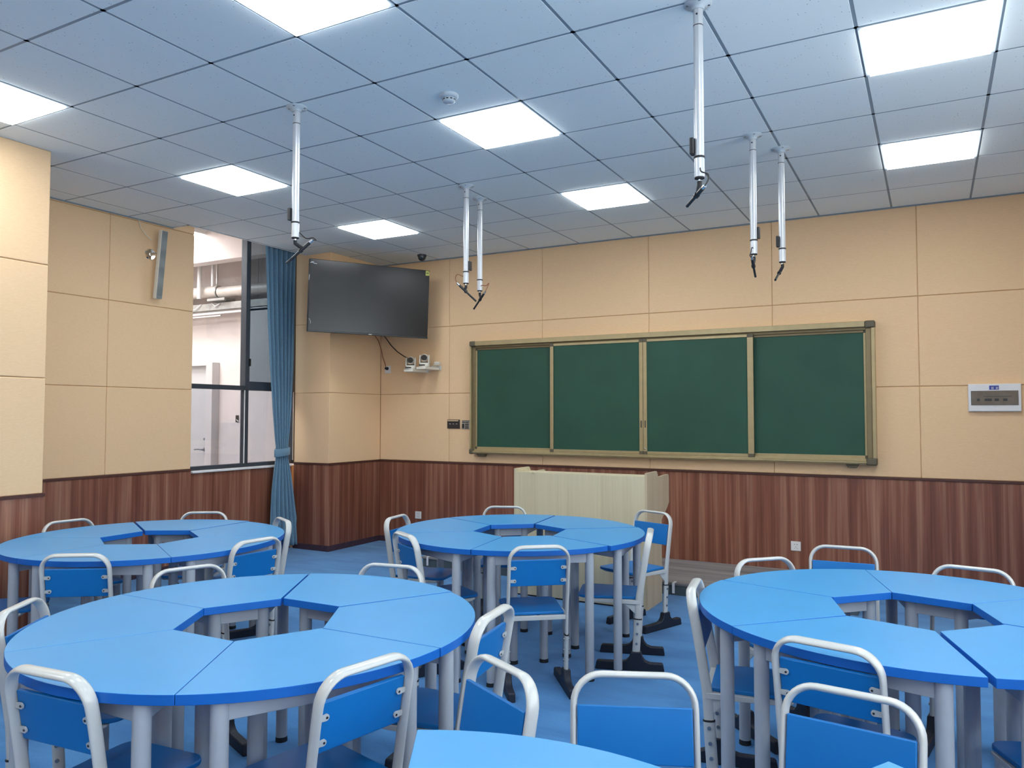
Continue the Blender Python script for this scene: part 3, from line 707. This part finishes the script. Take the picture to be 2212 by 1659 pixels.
# hanging microphones
MIC = {'a': ((-.62, -.556), (.092, .051, -.014), (-.048, -.019, -.154), [(.056, .031, -.005), (.092, .05, -.003), (.109, .06, -.016)], -1, 'hanging ceiling microphone in front of the blue curtain'),
       'b': ((-.565, 1.27), (-.063, -.034, 0), (.069, .044, -.146), [(-.014, -.01, .05), (-.059, -.035, .068), (-.073, -.041, .035)], 1, 'hanging ceiling microphone just left of its twin over the chalkboard left end'),
       'c': ((-.657, 1.639), (.072, -.029, -.017), (-.079, .032, -.148), [(.05, -.043, .035), (.077, -.028, .031), (.098, -.017, .051)], 0, 'hanging ceiling microphone just right of its twin over the chalkboard left end'),
       'd': ((1.797, -.57), (.044, -.076, -.063), (-.075, .066, -.103), [(.031, -.086, -.003), (.055, -.072, -.013), (.056, -.07, -.037)], -1, 'longest looking hanging ceiling microphone, from the top edge of the picture'),
       'e': ((1.68, 1.213), (.002, -.082, -.035), (-.009, .087, -.135), [(.004, -.085, .025), (-.002, -.086, -.005), (-.008, -.088, -.026)], 1, 'left of the close pair of hanging microphones over the chalkboard right half'),
       'f': ((1.80, 1.568), (-.015, .089, -.021), (-.03, -.107, -.14), [(-.021, .085, .008), (-.007, .094, -.011), (-.013, .091, -.03)], -1, 'right of the close pair of hanging microphones over the chalkboard right half')}
RT = Vector((.879, .477, 0))
for k, (xy, A, B, cab, sd, lab) in MIC.items():
    t = thing('hanging_microphone', (xy[0], xy[1], CEIL), lab, 'microphone', 'hanging ceiling microphones')
    L = -.785
    fl = MB().lathe([(.062, 0), (.062, -.006), (.030, -.012), (.027, -.030)], n=28).build('ceiling_flange', 'lampframe', t)
    sc_ = MB()
    for q in range(4): sc_.cyl((.048 * math.cos(q * PI / 2 + .4), .048 * math.sin(q * PI / 2 + .4), -.007), (.048 * math.cos(q * PI / 2 + .4), .048 * math.sin(q * PI / 2 + .4), -.010), .006, n=10)
    sc_.build('screws', 'steel', fl)
    # ribbed tube: round with shallow flutes
    n = 40; pr = []
    for q in range(n):
        a = 2 * PI * q / n; pr.append((a, .0215 - .0014 * (1 if q % 5 == 0 else 0)))
    mbp = MB(); vs = []
    for z in (-.012, L + .085):
        for a, rr in pr: vs.append((rr * math.cos(a), rr * math.sin(a), z))
    mbp.add(vs, [(q, (q + 1) % n, n + (q + 1) % n, n + q) for q in range(n)], True); po_ = mbp.build('pole', 'pole', t)
    MB().cyl((0, 0, -.100), (0, 0, -.1035), .0222).build('joint_ring', 'bezel', po_)
    MB().cyl((0, -.015, -.055), (0, -.0235, -.055), .0045, n=10).build('set_screw', 'bezel', po_)
    MB().cyl((0, 0, L + .093), (0, 0, L + .084), .0245).build('black_collar', 'rubber', t)
    MB().cyl((0, 0, L + .084), (0, 0, L), .0225).build('end_sleeve', 'pole', t)
    MB().cyl((0, 0, L), (0, 0, L - .006), .022).build('end_ring', 'rubber', t)
    if sd:
        p = RT * (.030 * sd); MB().box((-.010, -.018, L + .10), (.010, .018, L + .175), Matrix.Translation((p.x, p.y, 0))).build('cable_box', 'bezel', t, bevel=.004)
    off = Vector((0, 0, L)); A = Vector(A); B = Vector(B)
    # clamp point on the microphone body
    K = A.lerp(B, .38)
    MB().cyl(off, off + Vector((0, 0, -.02)), .007).build('swivel_stud', 'chrome', t)
    MB().sweep([off + Vector((0, 0, -.018)), off + Vector((0, 0, -.035)), off + K * .6 + Vector((0, 0, -.015)), off + K], .011, .011).build('swivel_joint', 'rubber', t)
    mk = MB().cyl(off + A.lerp(B, .12), off + A.lerp(B, .42), .0095).cyl(off + A.lerp(B, .42), off + A.lerp(B, .50), .013).build('microphone_body', 'blackg', t)
    MB().cyl(off + A, off + A.lerp(B, .12), .008).build('connector', 'chrome', mk)
    MB().cyl(off + A.lerp(B, .50), off + B, .0075).build('microphone_tip', 'blackg', mk)
    c0 = Vector(cab[0]); st = c0.copy(); st.z = max(st.z, .03); st.x *= .4; st.y *= .4
    pts = [st] + [Vector(c) for c in cab] + [A]
    # smooth with Catmull-Rom
    sm = []
    for q in range(len(pts) - 1):
        p0, p1, p2, p3 = pts[max(q - 1, 0)], pts[q], pts[q + 1], pts[min(q + 2, len(pts) - 1)]
        for s_ in range(6):
            x = s_ / 6; sm.append(.5 * ((2 * p1) + (p2 - p0) * x + (2 * p0 - 5 * p1 + 4 * p2 - p3) * x * x + (3 * p1 - p0 - 3 * p2 + p3) * x ** 3))
    sm.append(pts[-1])
    MB().sweep([off + q for q in sm], .0032, .0032, n=8).build('microphone_cable', 'cablek' if k in 'ade' else 'cable', t)

# column speaker on the left wall
t = thing('column_speaker', (-3.72, .87, 2.94), 'tall grey column speaker tilted on the left wall beside the window', 'speaker')
t.rotation_euler = (0, .095, .12)
BOX('cabinet', 'cream', (-.026, -.036, -.325), (.014, .032, .325), t, bevel=.004)
BOX('grille', 'grille', (.014, -.033, -.320), (.022, .031, .320), t, bevel=.003)
MB().cyl((.022, -.016, -.285), (.025, -.016, -.285), .005).cyl((.022, .014, -.285), (.025, .014, -.285), .007).build('terminal_screws', 'steel', t)
t2 = thing('speaker_bracket', (XL, .835, 3.045), 'round chrome wall bracket left of the column speaker', 'bracket')
MB().cyl((0, 0, 0), (.012, 0, 0), .055, .048, n=28).build('rosette', 'chrome', t2)
MB().sweep([(.010, 0, 0), (.035, .015, .004), (.062, .03, -.0)], .016, .016).build('arm', 'chrome', t2)
tag(MB().sweep([(XL + .008, .70, CEIL), (XL + .012, .72, 3.27), (XL + .03, .77, 3.21), (XL + .06, .805, 3.17)], .003, .003, n=6).build('speaker_wire', 'cream'), 'thin pale wire running from the ceiling to the column speaker', 'cable')

# ================================================================== CURTAIN
t = thing('curtain', (-3.71, 2.43, 0), 'blue pleated floor length curtain tied in the middle beside the window', 'curtain')
zs = [3.56, 3.34, 3.0, 2.6, 2.2, 1.9, 1.6, 1.4, 1.25, 1.17, 1.10, 1.04, .96, .85, .7, .5, .3, .12, .05]
lft = [2.155, 2.17, 2.19, 2.215, 2.245, 2.27, 2.30, 2.325, 2.345, 2.36, 2.362, 2.36, 2.345, 2.325, 2.305, 2.29, 2.28, 2.275, 2.275]
rgt = [2.64, 2.635, 2.63, 2.625, 2.615, 2.605, 2.59, 2.575, 2.56, 2.55, 2.545, 2.55, 2.575, 2.60, 2.63, 2.665, 2.70, 2.72, 2.725]
NZ, NU = 90, 130
mb = MB(); vs = []; fs = []


def lerp_tab(z, tab):
    for a in range(len(zs) - 1):
        if zs[a] >= z >= zs[a + 1]:
            q = (zs[a] - z) / (zs[a] - zs[a + 1]); return tab[a] * (1 - q) + tab[a + 1] * q
    return tab[-1]


for a in range(NZ + 1):
    z = 3.56 + (.05 - 3.56) * a / NZ
    l, r = lerp_tab(z, lft), lerp_tab(z, rgt); wdt = r - l
    amp = .044 * min(1, (wdt / .45)) + .008
    for b in range(NU + 1):
        q = b / NU
        ph = 2 * PI * 7 * (q + .012 * math.sin(2.2 * z + 3 * q)) + .6 * math.sin(1.3 * z)
        fold = amp * (.72 * math.sin(ph) + .28 * math.sin(1.9 * ph + 1.0 + .4 * z))
        y = l + wdt * (q + .010 * math.cos(ph))
        env = math.sin(PI * min(max(q, .02), .98)) ** .35
        vs.append((fold * env - .01, y - 2.43, z))
for a in range(NZ):
    for b in range(NU):
        i0 = a * (NU + 1) + b; fs.append((i0, i0 + 1, i0 + NU + 2, i0 + NU + 1))
mb.add(vs, fs, True); o = mb.build('cloth', 'curtain', t)
sd = o.modifiers.new('solid', 'SOLIDIFY'); sd.thickness = .003
# tie band
band = MB(); pts = []
for k in range(28):
    a = 2 * PI * k / 28; pts.append((.048 * math.sin(a), .025 + .105 * math.cos(a)))
vs = []
for (z, s_) in ((1.145, 1.0), (1.14, 1.05), (1.10, 1.06), (1.065, 1.05), (1.06, 1.0)):
    for (x, y) in pts: vs.append((x * s_ - .005, y * s_, z + .02 * (y / .1) * .5))
n = 28
band.add(vs, [(q * n + k, q * n + (k + 1) % n, (q + 1) * n + (k + 1) % n, (q + 1) * n + k) for q in range(4) for k in range(n)], True)
o = band.build('tie_band', 'curtain', t); sd = o.modifiers.new('solid', 'SOLIDIFY'); sd.thickness = .003
t = thing('curtain_rail', (-3.72, 2.0, 3.60), 'white curtain rail hidden in the slot above the window', 'curtain rail')
MB().box((-.012, -.66, -.01), (.012, .68, .012)).build('rail', 'white2', t)

# ================================================================== DESKS (six arc desks make a ring)
RO, AP = .80, .26


def wedge():
    p = [(AP + .001, -.150 + .0008), ]
    e = math.radians(30) - .0009 / RO
    for k in range(17):
        a = -e + 2 * e * k / 16; p.append((RO * math.cos(a), RO * math.sin(a)))
    p.append((AP + .001, .150 - .0008)); return p


desk0 = thing('arc_desk', (0, 0, 0), 'x', 'desk')
tt = MB().prism(wedge(), .730, .760).build('tabletop', 'top', desk0, bevel=.0015, seg=2)
tt.data.materials.append(M['band'])
for p_ in tt.data.polygons:
    if abs(p_.normal.z) < .5 or p_.normal.z < 0: p_.material_index = 1
legs = [(.705, -.285), (.705, .285), (.335, .095), (.335, -.095)]
apn = MB()
for q in range(4):
    a = Vector((*legs[q], 0)); b = Vector((*legs[(q + 1) % 4], 0)); d = (b - a).normalized(); nn = Vector((-d.y, d.x, 0)) * .0125
    a2 = a + d * .015; b2 = b - d * .015
    vs = [a2 - nn, b2 - nn, b2 + nn, a2 + nn]
    apn.add([(v.x, v.y, .672) for v in vs] + [(v.x, v.y, .7298) for v in vs], [(3, 2, 1, 0), (4, 5, 6, 7), (0, 1, 5, 4), (1, 2, 6, 5), (2, 3, 7, 6), (3, 0, 4, 7)])
apn.build('apron', 'legw', desk0, bevel=.002)
for (x, y) in legs:
    l = MB().cyl((0, 0, .018), (0, 0, .7295), .0255, n=24).build('leg', 'legw', desk0); l.location = (x, y, 0)
    MB().cyl((0, 0, .0), (0, 0, .022), .0275, .0265, n=24).build('foot_cap', 'rubber', l)

CAMXY = Vector((2.685, -3.943))
RINGS = [('near left ring', (.463, -1.823), .6, None), ('far left ring', (-1.591, -.771), 31, None), ('middle ring before the lectern', (.272, .602), 38, None),
         ('right ring', (2.60, -.512), 46, None)]
# slight misalignments seen in the photo: (ring, segment) -> (outward shift, rotation degrees)
JIT = {(0, 1): (.012, 0), (0, 0): (.003, 0), (1, 1): (.026, 0), (2, 5): (.018, 0), (2, 3): (.005, 0), (2, 0): (.010, 0), (2, 1): (.010, 0), (2, 2): (.008, 0),
       (3, 4): (.014, 0), (3, 3): (.010, -.4), (3, 2): (.008, 0), (3, 5): (.003, 0)}
SA = {0: 'desk nearest the camera', 60: 'near right desk', 120: 'far right desk', 180: 'farthest desk', -120: 'far left desk', -60: 'near left desk'}
SB = {30: 'near right desk', 90: 'rightmost desk', 150: 'far right desk', -150: 'far left desk', -90: 'leftmost desk', -30: 'near left desk'}
first = True


def place_desk(c, ang, out, rot, label, group):
    global first
    o = desk0 if first else copy_tree(desk0); first = False
    a = math.radians(ang)
    o.location = (c[0] + out * math.cos(a), c[1] + out * math.sin(a), 0)
    o.rotation_euler = (0, 0, a + math.radians(rot)); tag(o, label, 'desk', group); return o


for ri, (rn, c, seam, _) in enumerate(RINGS):
    cd = CAMXY - Vector(c); ca = math.degrees(math.atan2(cd.y, cd.x))
    rel = [((seam + 60 * k + 30 - ca + 180) % 360) - 180 for k in range(6)]
    eA = sum(min(abs(((r - t_ + 180) % 360) - 180) for t_ in SA) for r in rel); eB = sum(min(abs(((r - t_ + 180) % 360) - 180) for t_ in SB) for r in rel)
    S = SA if eA <= eB else SB
    for k in range(6):
        key = min(S, key=lambda t_: abs(((rel[k] - t_ + 180) % 360) - 180))
        out, rot = JIT.get((ri, k), (0, 0))
        place_desk(c, seam + 60 * k + 30, out, rot, 'blue topped arc desk, the %s of the %s' % (S[key], rn), 'arc desks of the ' + rn)
place_desk((1.98, -3.08), 90, 0, 0, 'blue topped arc desk cut off by the bottom edge of the picture, right of centre', 'arc desks at the bottom edge')
place_desk((1.98 + .205, -3.08 + .355), 30, 0, 0, 'blue topped arc desk of which only one corner shows at the bottom right', 'arc desks at the bottom edge')

# ================================================================== CHAIRS
chair0 = thing('school_chair', (0, 0, 0), 'x', 'chair')
HW, ZT, RC = .165, .800, .078


def yl(z): return -.060 * (z - .42) if z < .42 else -.060 * (z - .42) / .38 - .006 * max(0, (z - .6) / .2) ** 2


path = []
for z in (.285, .35, .42, .5, .58, .66, .72): path.append((-HW, z))
for k in range(1, 9):
    a = PI - (PI / 2) * k / 8; path.append((-HW + RC + RC * math.cos(a), ZT - RC + RC * math.sin(a)))
path += [(-.05, ZT), (0, ZT), (.05, ZT)]
full = path + [(-x, z) for x, z in path[:-3][::-1]] if False else None
left = path[:-3]; full = left + [(-.05, ZT), (0, ZT), (.05, ZT)] + [(-x, z) for x, z in left[::-1]]
P3 = [(x, yl(z), z) for x, z in full]
MB().sweep(P3, .0095, .0205, depth=(0, .985, .17), n=14).build('back_frame', 'white', chair0)
# backrest board
mx_ = Matrix.Translation((0, yl(.6535) + .012, .6535)) @ Matrix.Rotation(math.atan(.165), 4, 'X')
MB().box((-.1545, -.0075, -.0735), (.1545, .0075, .0735), mx_).build('backrest', 'seat', chair0, bevel=.003)
for sx in (-1, 1):
    for z in (.611, .683):
        tb_ = []
        for k in range(9):
            a = -PI / 2 + PI * k / 8; tb_.append((.128 - .012 * math.cos(a), .012 * math.sin(a)))
        poly = [(.156, -.0075)] + [(.133 - .0095 * math.cos(a_), .0095 * math.sin(a_)) for a_ in [(-PI / 2 + PI * k / 8) for k in range(9)]] + [(.156, .0075)]
        mt = Matrix.Translation((0, yl(z) + .0005, z)) @ Matrix.Rotation(math.atan(.165), 4, 'X')
        tbm = MB().prism(poly[::-1] if sx > 0 else poly, -.002, .0035, lambda u_1, v_1, h, sx=sx, mt=mt: tuple(mt @ Vector((sx * u_1, -h, v_1))))
        tab = tbm.build('fixing_tab', 'white', chair0)
        cbm = MB().cyl(mt @ Vector((sx * .132, -.003, 0)), mt @ Vector((sx * .132, -.0052, 0)), .0036, n=10); cbm.build('tab_bolt', 'bezel', tab)
# seat
pp = [(-.152, .012), (.152, .012), (.168, .30)]
for k in range(1, 7):
    a = (PI / 2) * k / 6; pp.append((.168 - .055 + .055 * math.cos(a), .32 + .05 * math.sin(a)))
for k in range(0, 7):
    a = PI / 2 + (PI / 2) * k / 6; pp.append((-.168 + .055 + .055 * math.cos(a), .32 + .05 * math.sin(a)))
pp.append((-.168, .30))
MB().prism(pp, .414, .431).build('seat', 'seat', chair0, bevel=.004)
# seat frame: side rails, rear bar, gussets
sf = MB()
for sx in (-1, 1):
    sf.prism([(-.005, .388), (.30, .396), (.325, .406), (.325, .4135), (-.005, .4135)], sx * .165 - .010, sx * .165 + .010, lambda a, b, h: (h, a, b))
    sf.prism([(.018, .388), (.085, .389), (.022, .330)], sx * .165 - .0025, sx * .165 + .0025, lambda a, b, h: (h, a, b))
sf.box((-.157, -.012, .390), (.157, .010, .4135)); sf.box((-.157, .29, .392), (.157, .31, .4135))
sf.build('seat_frame', 'white', chair0, bevel=.002)
for sx in (-1, 1):
    # lower leg sleeve with three bolts, plastic foot
    lg = MB().sweep([(sx * HW, yl(z), z) for z in (.098, .2, .300)], .0125, .0235, depth=(0, 1, .06), n=14).build('leg', 'white', chair0)
    MB().sweep([(sx * HW, yl(z), z) for z in (.2995, .306)], .0135, .0245, depth=(0, 1, .06), n=14).build('collar', 'rubber', lg)
    for z in (.277, .218, .160):
        MB().cyl((sx * (HW - .0165), yl(z), z), (sx * (HW + .0165), yl(z), z), .0075, n=12).build('leg_bolt', 'steel', lg)
    y0 = yl(.11)
    ft = [(-.165, .0), (.245, .0), (.236, .042), (.228, .050), (.085, .052), (.058, .060), (.040, .078), (.030, .112), (-.030, .112), (-.038, .080), (-.054, .060), (-.08, .050), (-.150, .050), (-.158, .044)]
    MB().prism([(y0 + a, b) for a, b in ft][::-1], sx * HW - .020, sx * HW + .020, lambda a, b, h: (h, a, b)).build('foot', 'black', lg, bevel=.005)

CH = {
    'c1': (0.503, -2.58, 95.0, 'white hoop school chair at the bottom left corner, back towards the camera, near left ring', 0),
    'c2': (1.184, -2.142, 168.6, 'white hoop school chair, back to the camera, at the near left ring right front', 0),
    'c3': (1.213, -1.483, 187.0, 'white hoop school chair pushed in at the right side of the near left ring', 0),
    'c8': (-0.328, -1.48, 338.5, 'white hoop school chair behind the near left ring, its hoop left of the ring opening', 0),
    'c9': (0.421, -1.017, 278.7, 'white hoop school chair behind the near left ring, its hoop towards the middle ring', 0),
    'c10': (-0.285, -2.21, 34.6, 'white hoop school chair at the left edge of the picture beside the near left ring', 0),
    'c11': (-1.215, -1.455, 125.0, 'white hoop school chair with back to the camera in front of the far left ring', 1),
    'c12': (-0.794, -0.705, 175.4, 'white hoop school chair at the right side of the far left ring, blue back showing', 1),
    'c13': (-1.274, -0.054, 240.7, 'white hoop school chair of the far left ring standing before the curtain hem', 1),
    'c14': (-2.401, -0.753, 355.5, 'white hoop school chair behind the far left ring, the left of two against the wainscot', 1),
    'c15': (-1.995, -0.049, 302.7, 'white hoop school chair behind the far left ring, below the window', 1),
    'c16': (-2.15, -1.5, 40.0, 'white hoop school chair outside the left edge, only its feet near the far left ring', 1),
    'c17': (0.75, -0.085, 127.5, 'white hoop school chair with back to the camera in front of the middle ring', 2),
    'c18': (-0.085, -0.082, 59.2, 'white hoop school chair at the left of the middle ring, back to the camera', 2),
    'c19': (-0.593, 0.508, 9.6, 'white hoop school chair at the far left side of the middle ring, nearest the corner', 2),
    'c20': (-0.245, 1.322, 292.9, 'white hoop school chair behind the middle ring, at the lectern left edge', 2),
    'c21': (0.83, 1.577, 248.9, 'white hoop school chair turned outward beside the lectern right side', 2),
    'c22': (1.075, 0.68, 197.0, 'white hoop school chair seen from its side at the right of the middle ring', 2),
    'c7': (2.388, -1.257, 78.2, 'white hoop school chair with back to the camera at the front of the right ring', 3),
    'c23': (1.847, -0.653, 9.1, 'white hoop school chair at the left end of the right ring, seen edge on', 3),
    'c24': (1.978, 0.03, 316.6, 'white hoop school chair behind the right ring, hoop in front of the grey platform', 3),
    'c25': (2.248, 0.578, 273.9, 'white hoop school chair pulled back behind the right ring with blue back showing', 3),
    'c26': (2.825, 0.241, 261.1, 'white hoop school chair behind the right ring at the right edge of the picture', 3),
    'c27': (3.12, -1.14, 113.0, 'white hoop school chair whose blue seat alone shows at the bottom right corner', 3),
    'c4': (1.564, -2.042, 241.5, 'white hoop school chair turned sideways at the bottom, left of centre, facing the camera', 4),
    'c5': (1.972, -1.939, 293.2, 'white hoop school chair facing the camera at the bottom centre', 4),
    'c6': (2.48, -1.812, 262.9, 'white hoop school chair facing the camera at the bottom right', 4),
}
GR = ['chairs around the near left ring', 'chairs around the far left ring', 'chairs around the middle ring', 'chairs around the right ring', 'chairs at the bottom edge']
first = True
for k, (x, y, th, lab, gi) in CH.items():
    o = chair0 if first else copy_tree(chair0); first = False
    o.location = (x, y, 0); o.rotation_euler = (0, 0, math.radians(th - 90)); tag(o, lab, 'chair', GR[gi])
